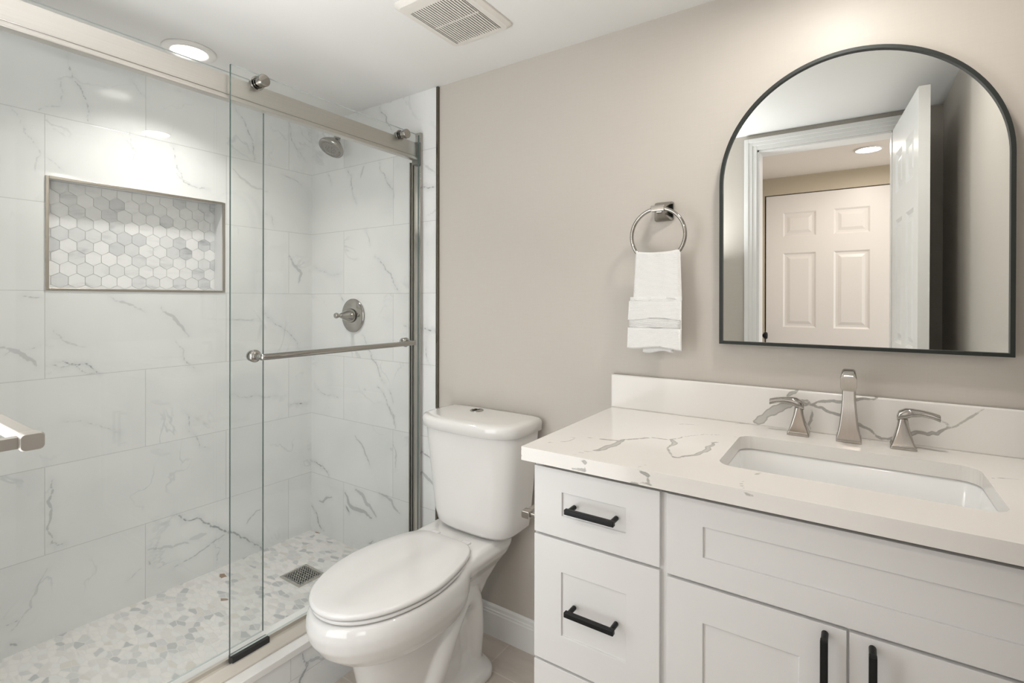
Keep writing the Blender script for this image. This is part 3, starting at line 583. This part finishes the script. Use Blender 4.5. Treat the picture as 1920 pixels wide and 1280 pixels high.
# tank: curved front
TKX = TX+.036
def tank_loop(hw, d0, d1, z, n=14, r=.035):
    pts = [(-hw+.012, d0), (hw-.012, d0), (hw, d0+.012), (hw, d0+(d1-d0)*.45)]
    m_ = 18
    for i in range(1, m_):
        a = math.pi*i/m_ ; x = hw*math.cos(a); yy = d0+(d1-d0)*.45+(d1-d0)*.55*abs(math.sin(a))**.62
        pts.append((abs(math.cos(a))**.62*math.copysign(hw, math.cos(a)), yy))
    pts += [(-hw, d0+(d1-d0)*.45), (-hw, d0+.012)]
    return [(TKX+x, -y, z) for x, y in pts]
bm = bmesh.new(); loft(bm, [tank_loop(hw, .018, d, z) for z, hw, d in ((.458, .130, .155), (.464, .153, .178), (.480, .167, .193), (.52, .175, .203), (.64, .187, .213), (.74, .197, .221), (.825, .205, .226))]); link('tank', bm, M_porc, t, smooth=True, bevel=.002)
bm = bmesh.new(); loft(bm, [tank_loop(hw, .012, d, z) for z, hw, d in ((.826, .210, .232), (.829, .215, .238), (.857, .217, .240), (.865, .214, .237), (.870, .206, .229), (.872, .184, .206), (.873, .10, .12))]); link('tank_lid', bm, M_porc, t, smooth=True)
bc = Vector((1.128, -.066, .8725))
bm = bmesh.new(); lathe(bm, bc, (0, 0, 1), [(0, .026), (.003, .026), (.004, .023), (.0025, .022), (.0025, 0)]); link('flush_button', bm, M_nickel_p, t, smooth=False)
bm = bmesh.new(); box(bm, bc.x-.001, bc.x+.001, bc.y-.021, bc.y+.021, bc.z+.002, bc.z+.0035); box(bm, bc.x-.012, bc.x-.006, bc.y-.014, bc.y+.010, bc.z+.002, bc.z+.0042); link('button_divider', bm, M_dark, t)
# ------------------------------------------------------------------ vanity
CX0, CX1, CYF = 1.6675, XR-.012, -.5210      # carcass
FY = -.532                                   # door faces
t = empty('vanity_cabinet', ((CX0+CX1)/2, -.26, 0), 'white shaker vanity cabinet with drawers, two doors and black bar pulls', 'cabinet')
bm = bmesh.new()
box(bm, CX0, CX0+.018, CYF, -.002, .09, .9095); box(bm, CX1-.018, CX1, CYF, -.002, .09, .9095); box(bm, CX0+.018, CX1-.018, CYF, -.002, .09, .11); box(bm, 1.971, 1.989, CYF, -.002, .11, .890); box(bm, CX0+.018, CX1-.018, CYF+.05, -.002, 0, .09)
box(bm, CX0+.018, 1.971, CYF, CYF+.03, .11, .890); box(bm, 1.989, CX1-.018, CYF, CYF+.03, .11, .780); box(bm, 1.989, CX1-.018, CYF, CYF+.03, .875, .890)

link('carcass', bm, M_cab, t, bevel=.001)
def shaker(name, parent, x0, x1, z0, z1, ins=.075, fy=FY, th=.0112, rec=.005, mat=M_cab, insz=None):
    insz = ins if insz is None else insz
    bm = bmesh.new(); a = [(x0, z0), (x1, z0), (x1, z1), (x0, z1)]; c = [(x0+ins, z0+insz), (x1-ins, z0+insz), (x1-ins, z1-insz), (x0+ins, z1-insz)]
    loft(bm, [[(x, fy+th, z) for x, z in a], [(x, fy, z) for x, z in a], [(x, fy, z) for x, z in c], [(x, fy+rec, z) for x, z in c]])
    return link(name, bm, mat, parent, bevel=.0012)
def bar_pull(parent, p, L, vertical=False):
    bm = bmesh.new(); x, z = p; r = .0058; y = FY-.032
    if vertical:
        box(bm, x-r, x+r, y-r, y+r, z-L/2, z+L/2); posts = [(x, z-L/2+.014), (x, z+L/2-.006)]
        for px, pz in posts: cyl(bm, (px, FY+.001, pz), (px, y, pz), .0055, n=16)
    else:
        box(bm, x-L/2, x+L/2, y-r, y+r, z-r, z+r)
        for sx in (-1, 1): cyl(bm, (x+sx*(L/2-.008), FY+.001, z), (x+sx*(L/2-.008), y, z), .0055, n=16)
    return link('pull', bm, M_black, parent, bevel=.0015)
d = shaker('drawer', t, 1.670, 1.9755, .7345, .893, .075, insz=.052); bar_pull(d, (1.829, .8145), .118)
d = shaker('drawer', t, 1.670, 1.9755, .4330, .7285, .074); bar_pull(d, (1.829, .584), .118)
d = shaker('drawer', t, 1.670, 1.9755, .1150, .4270, .074); bar_pull(d, (1.829, .271), .118)
shaker('false_drawer_front', t, 1.990, 2.628, .7280, .893, .072, insz=.052)
d = shaker('door', t, 1.990, 2.3000, .1150, .7220, .072); bar_pull(d, (2.268, .628), .17, True)
d = shaker('door', t, 2.3035, 2.628, .1150, .7220, .072); bar_pull(d, (2.336, .628), .17, True)
# countertop with an undermount opening
KX0, KX1, KY0, KZ0, KZ1 = 1.653, XR-.001, -.5645, .9100, .942
SX0, SX1, SY0, SY1, SR = 2.066, 2.525, -.437, -.152, .035
us = lin(KX0, KX1, .004); vs_ = lin(KY0, -.0005, .004)
def in_open(x, y, g=0):
    qx = np.maximum(np.abs(x-(SX0+SX1)/2)-((SX1-SX0)/2-SR), 0); qy = np.maximum(np.abs(y-(SY0+SY1)/2)-((SY1-SY0)/2-SR), 0)
    return np.hypot(qx, qy)-SR < g
def countertop():
    bm = bmesh.new(); hole = rrect(SX0, SX1, SY0, SY1, SR, 8)
    outer = [(KX0, KY0), (KX1, KY0), (KX1, -.0005), (KX0, -.0005)]
    # radial ring of quads from the hole to the slab edge, then subdivided
    n = len(hole); cx, cy = (SX0+SX1)/2, (SY0+SY1)/2
    def proj(p):
        dx_, dy_ = p[0]-cx, p[1]-cy; t_ = min(((KX1-cx) if dx_ > 0 else (KX0-cx))/dx_ if abs(dx_) > 1e-9 else 1e9, ((-.0005-cy) if dy_ > 0 else (KY0-cy))/dy_ if abs(dy_) > 1e-9 else 1e9)
        return (cx+dx_*t_, cy+dy_*t_)
    # densify the hole loop and insert slab corners
    loop = []
    for i in range(n):
        a_, b_ = hole[i], hole[(i+1) % n]; k_ = max(1, int(math.dist(a_, b_)/.006))
        for j in range(k_): loop.append((a_[0]+(b_[0]-a_[0])*j/k_, a_[1]+(b_[1]-a_[1])*j/k_))
    ang = lambda p: math.atan2(p[1]-cy, p[0]-cx)
    outs = [proj(p) for p in loop]
    for c_ in outer:
        i = min(range(len(outs)), key=lambda q: abs(math.atan2(math.sin(ang(outs[q])-ang(c_)), math.cos(ang(outs[q])-ang(c_))))); outs[i] = c_
    K = 130
    f_ = lambda z: None
    rings = []
    for j in range(K+1):
        s = j/K; rings.append([(a_[0]+(b_[0]-a_[0])*s, a_[1]+(b_[1]-a_[1])*s) for a_, b_ in zip(loop, outs)])
    top = [[bm.verts.new((x, y, KZ1)) for x, y in r] for r in rings]; N = len(loop)
    for P, Q in zip(top, top[1:]):
        for i in range(N): bm.faces.new((P[i], P[(i+1) % N], Q[(i+1) % N], Q[i]))
    prev = top[-1]
    for z in np.linspace(KZ1-.003, KZ0, 12):
        cur = [bm.verts.new((x, y, z)) for x, y in rings[-1]]
        for i in range(N): bm.faces.new((prev[i], prev[(i+1) % N], cur[(i+1) % N], cur[i]))
        prev = cur
    inner = [bm.verts.new((x, y, KZ0)) for x, y in rings[0]]
    for i in range(N): bm.faces.new((prev[i], prev[(i+1) % N], inner[(i+1) % N], inner[i])); bm.faces.new((inner[i], inner[(i+1) % N], top[0][(i+1) % N], top[0][i]))
    o = link('countertop', bm, M_quartz); me = o.data
    co = np.zeros(len(me.vertices)*3, np.float32); me.vertices.foreach_get('co', co); co = co.reshape(-1, 3)
    # the vein pattern runs through the slab: front edge has its own traces
    front = (co[:, 1] < KY0+.001) & (co[:, 2] < KZ1-.0005)
    u = np.where(front, co[:, 0], co[:, 0]); v = np.where(front, co[:, 2]+10, co[:, 1])
    vein_attr(me, u, v, VEIN_C+[(w, s, [(x, z+10) for x, z in p]) for w, s, p in VEIN_F])
    return o
ct = countertop(); tag(ct, 'cream quartz countertop with grey veins on the white vanity', 'countertop')
us = lin(1.6495, KX1-.02, .004)
bs = grid_mesh('backsplash', us, lin(KZ1, 1.0485, .004), lambda u, v: (u, np.full_like(u, -.020), v), M_quartz, VEIN_S)
sol = bs.modifiers.new('thick', 'SOLIDIFY'); sol.thickness = .0195; sol.offset = -1
bs.parent = ct
s2 = link('side_splash', B(KX1-.020, KX1, KY0+.02, -.001, KZ1, 1.0485), M_quartz, ct, bevel=.001)
# sink basin
t = empty('sink', ((SX0+SX1)/2, (SY0+SY1)/2, .78), 'white rectangular undermount sink basin below the quartz counter opening', 'sink')
def sl(i, z, r=SR): return [(x, y, z) for x, y in rrect(SX0-.004+i, SX1+.004-i, SY0-.004+i, SY1+.004-i, r, 8)]
bm = bmesh.new(); loft(bm, [sl(-.02, KZ0-.002), sl(-.02, KZ0-.0005), sl(0, KZ0-.0005), sl(.003, KZ0-.006), sl(.010, KZ0-.05), sl(.022, KZ0-.10), sl(.040, KZ0-.125, .04), sl(.09, KZ0-.133, .04), sl(.13, KZ0-.136, .01)], False, True); link('basin', bm, M_sink, t, smooth=True)
bm = bmesh.new(); lathe(bm, ((SX0+SX1)/2, (SY0+SY1)/2, KZ0-.1355), (0, 0, 1), [(0, .024), (.003, .024), (.004, .018), (.002, .016), (.004, .0)]); link('drain', bm, M_nickel, t)
# ------------------------------------------------------------------ faucet
FZ = KZ1
t = empty('faucet', (2.298, -.06, FZ), 'brushed nickel widespread faucet, spout with two lever handles, behind the sink', 'faucet')
def sq(cx, cy, hx, hy, z, r=.3): return [(x, y, z) for x, y in rrect(cx-hx, cx+hx, cy-hy, cy+hy, min(hx, hy)*r, 4)]
sx, sy = 2.2975, -.062
bm = bmesh.new()
loft(bm, [sq(sx, sy, .0265, .025, FZ+.0003, .12), sq(sx, sy, .026, .0245, FZ+.012, .12), sq(sx, sy, .0245, .023, FZ+.014, .12), sq(sx, sy, .020, .020, FZ+.040, .2), sq(sx, sy, .0165, .0165, FZ+.075, .25), sq(sx, sy-.001, .0145, .015, FZ+.105, .3), sq(sx, sy-.002, .014, .015, FZ+.135, .3)])
# spout arm reaching out over the basin, wider at its tip
def sec(y, z, hx, hz, tilt):
    c_, s_2 = math.cos(tilt), math.sin(tilt); return [(sx+a_, y+b_*s_2, z+b_*c_) for a_, b_ in rrect(-hx, hx, -hz, hz, min(hx, hz)*.45, 4)]
loft(bm, [sec(-.048, 1.082, .0135, .010, .0), sec(-.062, 1.092, .0138, .014, .3), sec(-.085, 1.106, .0135, .015, .35), sec(-.112, 1.111, .0140, .015, .2), sec(-.135, 1.106, .0150, .0165, -.1), sec(-.152, 1.098, .0165, .0185, -.15), sec(-.156, 1.096, .0158, .0180, -.15)])
link('spout', bm, M_nickel, t, bevel=.0012)
bm = bmesh.new(); cyl(bm, (sx, -.141, 1.092), (sx, -.142, 1.0795), .0090, .0085, 20); link('aerator', bm, simple('aerator_dark', (.05, .05, .05), .4, .5), t)
for hx_, s in ((2.1885, -1), (2.4045, 1)):
    hy_ = -.062; bm = bmesh.new()
    loft(bm, [sq(hx_, hy_, .0255, .0240, FZ+.0003, .15), sq(hx_, hy_, .0245, .0235, FZ+.008, .15), sq(hx_, hy_, .0225, .0215, FZ+.010, .15), sq(hx_, hy_, .0165, .0160, FZ+.030, .3), sq(hx_, hy_, .0115, .0115, FZ+.052, .5), sq(hx_, hy_, .0095, .0095, FZ+.070, .8)])
    h = link('handle', bm, M_nickel, t, bevel=.001)
    bm = bmesh.new(); prs = []
    for q, (dx_, dz_, hw_, hh_) in enumerate(((-.012, .071, .009, .006), (-.008, .077, .012, .0105), (.004, .082, .013, .0125), (.016, .0855, .0115, .0095), (.034, .0865, .011, .0072), (.052, .084, .012, .0068), (.067, .079, .0125, .0075))):
        prs.append([(hx_+s*dx_+0*b_, hy_-.004*q/6+a_, FZ+dz_+b_) for a_, b_ in rrect(-hw_, hw_, -hh_, hh_, min(hw_, hh_)*.7, 4)])
    loft(bm, prs); link('lever', bm, M_nickel_p, h, smooth=True, bevel=.001)
# ------------------------------------------------------------------ arched mirror
t = empty('wall_mirror', (2.2935, 0, 1.166), 'arched wall mirror in a thin black frame above the vanity sink', 'mirror')
MX0, MX1, MZ0 = 1.984, 2.603, 1.1655; MR = (MX1-MX0)/2; MC = (MX0+MX1)/2; MZS = 1.930-MR
def arch(i, y, n=64):
    r_ = MR-i; return [(MC-r_, y, MZ0+i), (MC+r_, y, MZ0+i)]+[(MC+r_*math.cos(math.pi*j/n), y, MZS+r_*math.sin(math.pi*j/n)) for j in range(n+1)]
MT = Matrix.Translation((0, -.0, MZ0)) @ Matrix.Rotation(math.radians(MTILT), 4, 'X') @ Matrix.Translation((0, 0, -MZ0))
def tf(L): return [MT @ Vector(p) for p in L]
fw_ = .0085
bm = bmesh.new(); loft(bm, [tf(arch(0, -.001)), tf(arch(0, -.026)), tf(arch(fw_, -.026)), tf(arch(fw_, -.016)), tf(arch(fw_, -.001))], False, False); link('frame', bm, M_mframe, t)
bm = bmesh.new(); bm.faces.new([bm.verts.new(p) for p in tf(arch(fw_-.001, -.018))]); bm.faces.new([bm.verts.new(p) for p in tf(arch(fw_-.001, -.003))]); link('mirror_glass', bm, M_mirror, t)
# ------------------------------------------------------------------ towel ring and towel
RX, RZ, RY, RR = 1.8145, 1.486, -.060, .0815
t = empty('towel_ring', (RX, 0, RZ+RR), 'nickel towel ring on a square wall mount left of the mirror', 'towel ring')
bm = bmesh.new(); mz = 1.566; mx = 1.8155
def pl(h, y): return [(x, y, z) for x, z in rrect(mx-h, mx+h, mz-h, mz+h, h*.25, 4)]
loft(bm, [pl(.030, .0035), pl(.030, -.004), pl(.026, -.008), pl(.013, -.026), pl(.010, -.040), pl(.010, -.052)]); box(bm, mx-.021, mx+.021, RY-.008, RY+.008, RZ+RR-.009, RZ+RR+.009); link('mount', bm, M_nickel_p, t, bevel=.002)
bm = bmesh.new(); tube(bm, [(RX+RR*math.sin(a_), RY, RZ+RR*math.cos(a_)) for a_ in [2*math.pi*i/72 for i in range(72)]], .0056, 14, closed=True); link('ring', bm, M_nickel_p, t, smooth=True)
def slab(bm, x0a, x1a, z0, x0b, x1b, z1, y, th, wob=.002, ph=0, zb=None):
    """cloth slab: top edge (x0a..x1a at z0) to bottom edge (x0b..x1b at z1), y is its front"""
    nx, nz = 28, 24; F = [];
    for side in (0, 1):
        G = []
        for i in range(nz+1):
            s = i/nz; rowv = []
            for j in range(nx+1):
                u = j/nx; x = (x0a+(x1a-x0a)*u)*(1-s)+(x0b+(x1b-x0b)*u)*s
                z = z0+(z1-z0)*s-(.004*math.sin(u*6+ph) if s > .95 else 0)-(.006*math.sin(math.pi*u)*(1 if s < .06 and zb else 0))
                ed = min(u, 1-u); rnd = th*.5*(1-min(1, ed/.06))**2
                yy = y+wob*math.sin(u*9+ph+s*2)+wob*.6*math.sin(u*17-s*3+ph)
                yy = yy+rnd if side == 0 else yy+th-rnd
                rowv.append(bm.verts.new((x, yy, z)))
            G.append(rowv)
        for i in range(nz):
            for j in range(nx): bm.faces.new((G[i][j], G[i][j+1], G[i+1][j+1], G[i+1][j]))
        F.append(G)
    A, C = F
    for i in range(nz): bm.faces.new((A[i][0], A[i+1][0], C[i+1][0], C[i][0])); bm.faces.new((A[i][nx], A[i+1][nx], C[i+1][nx], C[i][nx]))
    for j in range(nx): bm.faces.new((A[0][j], A[0][j+1], C[0][j+1], C[0][j])); bm.faces.new((A[nz][j], A[nz][j+1], C[nz][j+1], C[nz][j]))
bm = bmesh.new()
slab(bm, 1.746, 1.883, 1.440, 1.738, 1.888, 1.290, -.0745, .028, .0018, .3, True)
slab(bm, 1.732, 1.890, 1.300, 1.729, 1.890, 1.145, -.0755, .012, .0015, 1.2)
slab(bm, 1.765, 1.866, 1.30, 1.767, 1.862, 1.134, -.063, .018, .001, .5)
tw = link('hand_towel', bm, M_towel, None, smooth=True); tag(tw, 'folded white hand towel hanging through the nickel towel ring', 'towel')
bm = bmesh.new(); slab(bm, 1.731, 1.892, 1.288, 1.7285, 1.891, 1.234, -.0800, .005, .0012, 1.2); link('folded_band', bm, M_towel, tw, smooth=True)
bm = bmesh.new(); slab(bm, 1.727, 1.889, 1.206, 1.7265, 1.889, 1.148, -.0803, .005, .0012, 1.2); link('folded_hem', bm, M_towel, tw, smooth=True)
bm = bmesh.new()
for i in range(6): z = 1.212+i*.0042; tube(bm, [(1.733+.1*0+j*.0155, -.0780+.0008*math.sin(j), z) for j in range(11)], .0022, 8)
link('ribbing', bm, M_towel, tw, smooth=True)
# ------------------------------------------------------------------ toilet paper holder on the vanity side
t = empty('paper_holder', (CX0, -.46, .735), 'nickel toilet paper holder arm fixed to the vanity side', 'paper holder')
px_, py_, pz_ = 1.606, -.474, .7355
bm = bmesh.new(); loft(bm, [[(px_+a_, y, pz_+b_) for a_, b_ in rrect(-h, h, -h*.8, h*.8, h*.3, 3)] for y, h in ((py_, .0115), (py_+.004, .0125), (py_+.020, .0125), (py_+.024, .009))])
box(bm, px_, CX0-.004, py_+.006, py_+.018, pz_-.006, pz_+.006); box(bm, CX0-.006, CX0, py_-.012, py_+.036, pz_-.024, pz_+.024); link('post', bm, M_nickel, t, bevel=.0015)
bm = bmesh.new(); box(bm, px_-.008, px_+.008, py_+.024, py_+.165, pz_-.006, pz_+.008); link('roll_bar', bm, M_nickel, t, bevel=.002)
# ------------------------------------------------------------------ towel bar on the doorway wall (left edge of the frame)
M_bar = simple('satin_nickel', (.46, .43, .39), .5, .8, noise=.03)
t = empty('towel_bar', (1.53, YD, 1.13), 'brushed nickel towel bar end reaching in at the left edge of the photo', 'towel bar')
bx_, by_, bz_ = 1.53, -1.404, 1.1270
def capL(x, h, w): return [(x, by_+a_, bz_+b_) for a_, b_ in rrect(-w, w, -h, h, min(h, w)*.5, 5)]
bm = bmesh.new(); loft(bm, [capL(bx_-.018, .0070, .0070), capL(bx_-.014, .0095, .0100), capL(bx_+.003, .0102, .0112), capL(bx_+.006, .009, .0100)])
box(bm, bx_-.012, bx_, YD+.018, by_, bz_-.0065, bz_+.0065); loft(bm, [[(bx_-.006+a_, y, bz_+b_) for a_, b_ in rrect(-h, h, -h, h, h*.3, 3)] for y, h in ((YD, .025), (YD+.008, .025), (YD+.022, .009))])
link('post', bm, M_bar, t, bevel=.0015)
bm = bmesh.new(); box(bm, bx_-.50, bx_-.016, by_-.008, by_+.008, bz_-.0065, bz_+.0085); link('bar', bm, M_bar, t, bevel=.002)
bm = bmesh.new(); box(bm, bx_-.512, bx_-.498, YD+.002, by_+.01, bz_-.0085, bz_+.0085); box(bm, bx_-.53, bx_-.48, YD, YD+.008, bz_-.025, bz_+.025); link('far_post', bm, M_bar, t, bevel=.0015)
# ------------------------------------------------------------------ doors and hallway seen in the mirror
def six_panel(name, W_, H_, th, mat, M):
    """leaf lying in local x (0..W_), z (0..H_), thickness along y 0..th, panels sunk on both faces"""
    bm = bmesh.new(); st = .105*W_/.7; mid = .10*W_/.7; pw = (W_-2*st-mid)/2
    zs = [(.20, .92), (1.05, 1.60), (1.72, 1.90)]; sc = H_/2.03
    xs = [0, st, st+pw, st+pw+mid, W_-st, W_]; zz_ = [0]+[q*sc for a_ in zs for q in a_]+[H_]
    pan = {(i, j) for i in (1, 3) for j in (1, 3, 5)}
    for fy, s in ((0, 1), (th, -1)):
        for i in range(5):
            for j in range(7):
                x0, x1, z0, z1 = xs[i], xs[i+1], zz_[j], zz_[j+1]
                q = lambda e_, dep: [(x0+e_, fy+s*dep, z0+e_), (x1-e_, fy+s*dep, z0+e_), (x1-e_, fy+s*dep, z1-e_), (x0+e_, fy+s*dep, z1-e_)]
                if (i, j) in pan: loft(bm, [q(0, 0), q(.012, .009), q(.026, .009), q(.046, .002)], False, True)
                else: bm.faces.new([bm.verts.new(p) for p in q(0, 0)])
    bmesh.ops.remove_doubles(bm, verts=bm.verts, dist=1e-5)
    for a_, b_ in (((0, 0), (W_, 0)), ((W_, 0), (W_, H_)), ((W_, H_), (0, H_)), ((0, H_), (0, 0))):
        bm.faces.new([bm.verts.new(p) for p in ((a_[0], 0, a_[1]), (b_[0], 0, b_[1]), (b_[0], th, b_[1]), (a_[0], th, a_[1]))])
    bm.transform(M); return struct(link(name, bm, mat))
# open leaf: hinged at the right jamb, swung towards the right wall
LA = math.atan2(.622, .052)
d1 = six_panel('door_1', .595, 2.072, .035, M_paintwhite, Matrix.Translation((DX1-.008, YD+.022, .012)) @ Matrix.Rotation(LA, 4, 'Z') @ Matrix.Translation((0, -.035, 0)))
def knob(parent, p, d_):
    bm = bmesh.new(); lathe(bm, p, d_, [(0, .026), (.006, .026), (.010, .010), (.028, .010), (.034, .022), (.048, .027), (.058, .022), (.060, 0)]); return link('knob', bm, M_black, parent, smooth=True)
YH = -2.74
d2 = six_panel('door_2', .76, 2.035, .035, M_halldoor, Matrix.Translation((1.745, YH-.002, .008)) @ Matrix.Translation((0, -.035, 0)))
bm = bmesh.new(); box(bm, .9, 1.735, YH-.1, YH, 0, ZC); box(bm, 2.512, 2.9, YH-.1, YH, 0, ZC); box(bm, 1.735, 2.512, YH-.1, YH, 2.050, ZC)
whb = struct(link('wall_hall_back', bm, M_hall)); link('closet_shade', B(1.72, 2.53, YH-.12, YH-.09, 0, 2.06), M_dark, whb)  # dark sheet painted as the closet's shade, showing through the door gap
struct(link('ceiling_hall', B(.9, 3.6, YH-.1, YD-.06, ZC, ZC+.06), M_hallceil))
bm = bmesh.new(); box(bm, 1.60, 1.70, YH, YD-.24, 0, ZC); struct(link('wall_hall_left', bm, M_halldoor))
d3 = struct(link('door_3', B(1.70, 1.712, YH+.05, YD-.30, .01, 2.03), M_halldoor, bevel=.002)); knob(d3, (1.712, YH+.115, 1.0), (1, 0, 0))
bm = bmesh.new(); box(bm, 3.5, 3.6, YH-.1, YD-.115, 0, ZC); struct(link('wall_hall_right', bm, M_hall))
bm = bmesh.new(); box(bm, XR+.1, 3.6, YD-.115, YD-.06, 0, ZC); struct(link('wall_hall_front', bm, M_hall))
bm = bmesh.new(); box(bm, XR+.1, 3.6, YH-.1, YD-.06, -.06, 0); struct(link('floor_hall', bm, M_floor))
# place the added fill panel at the hall end
do.location = (3.45, (YH+YD-.115)/2, 1.15); do.rotation_euler = (0, math.radians(90), 0)
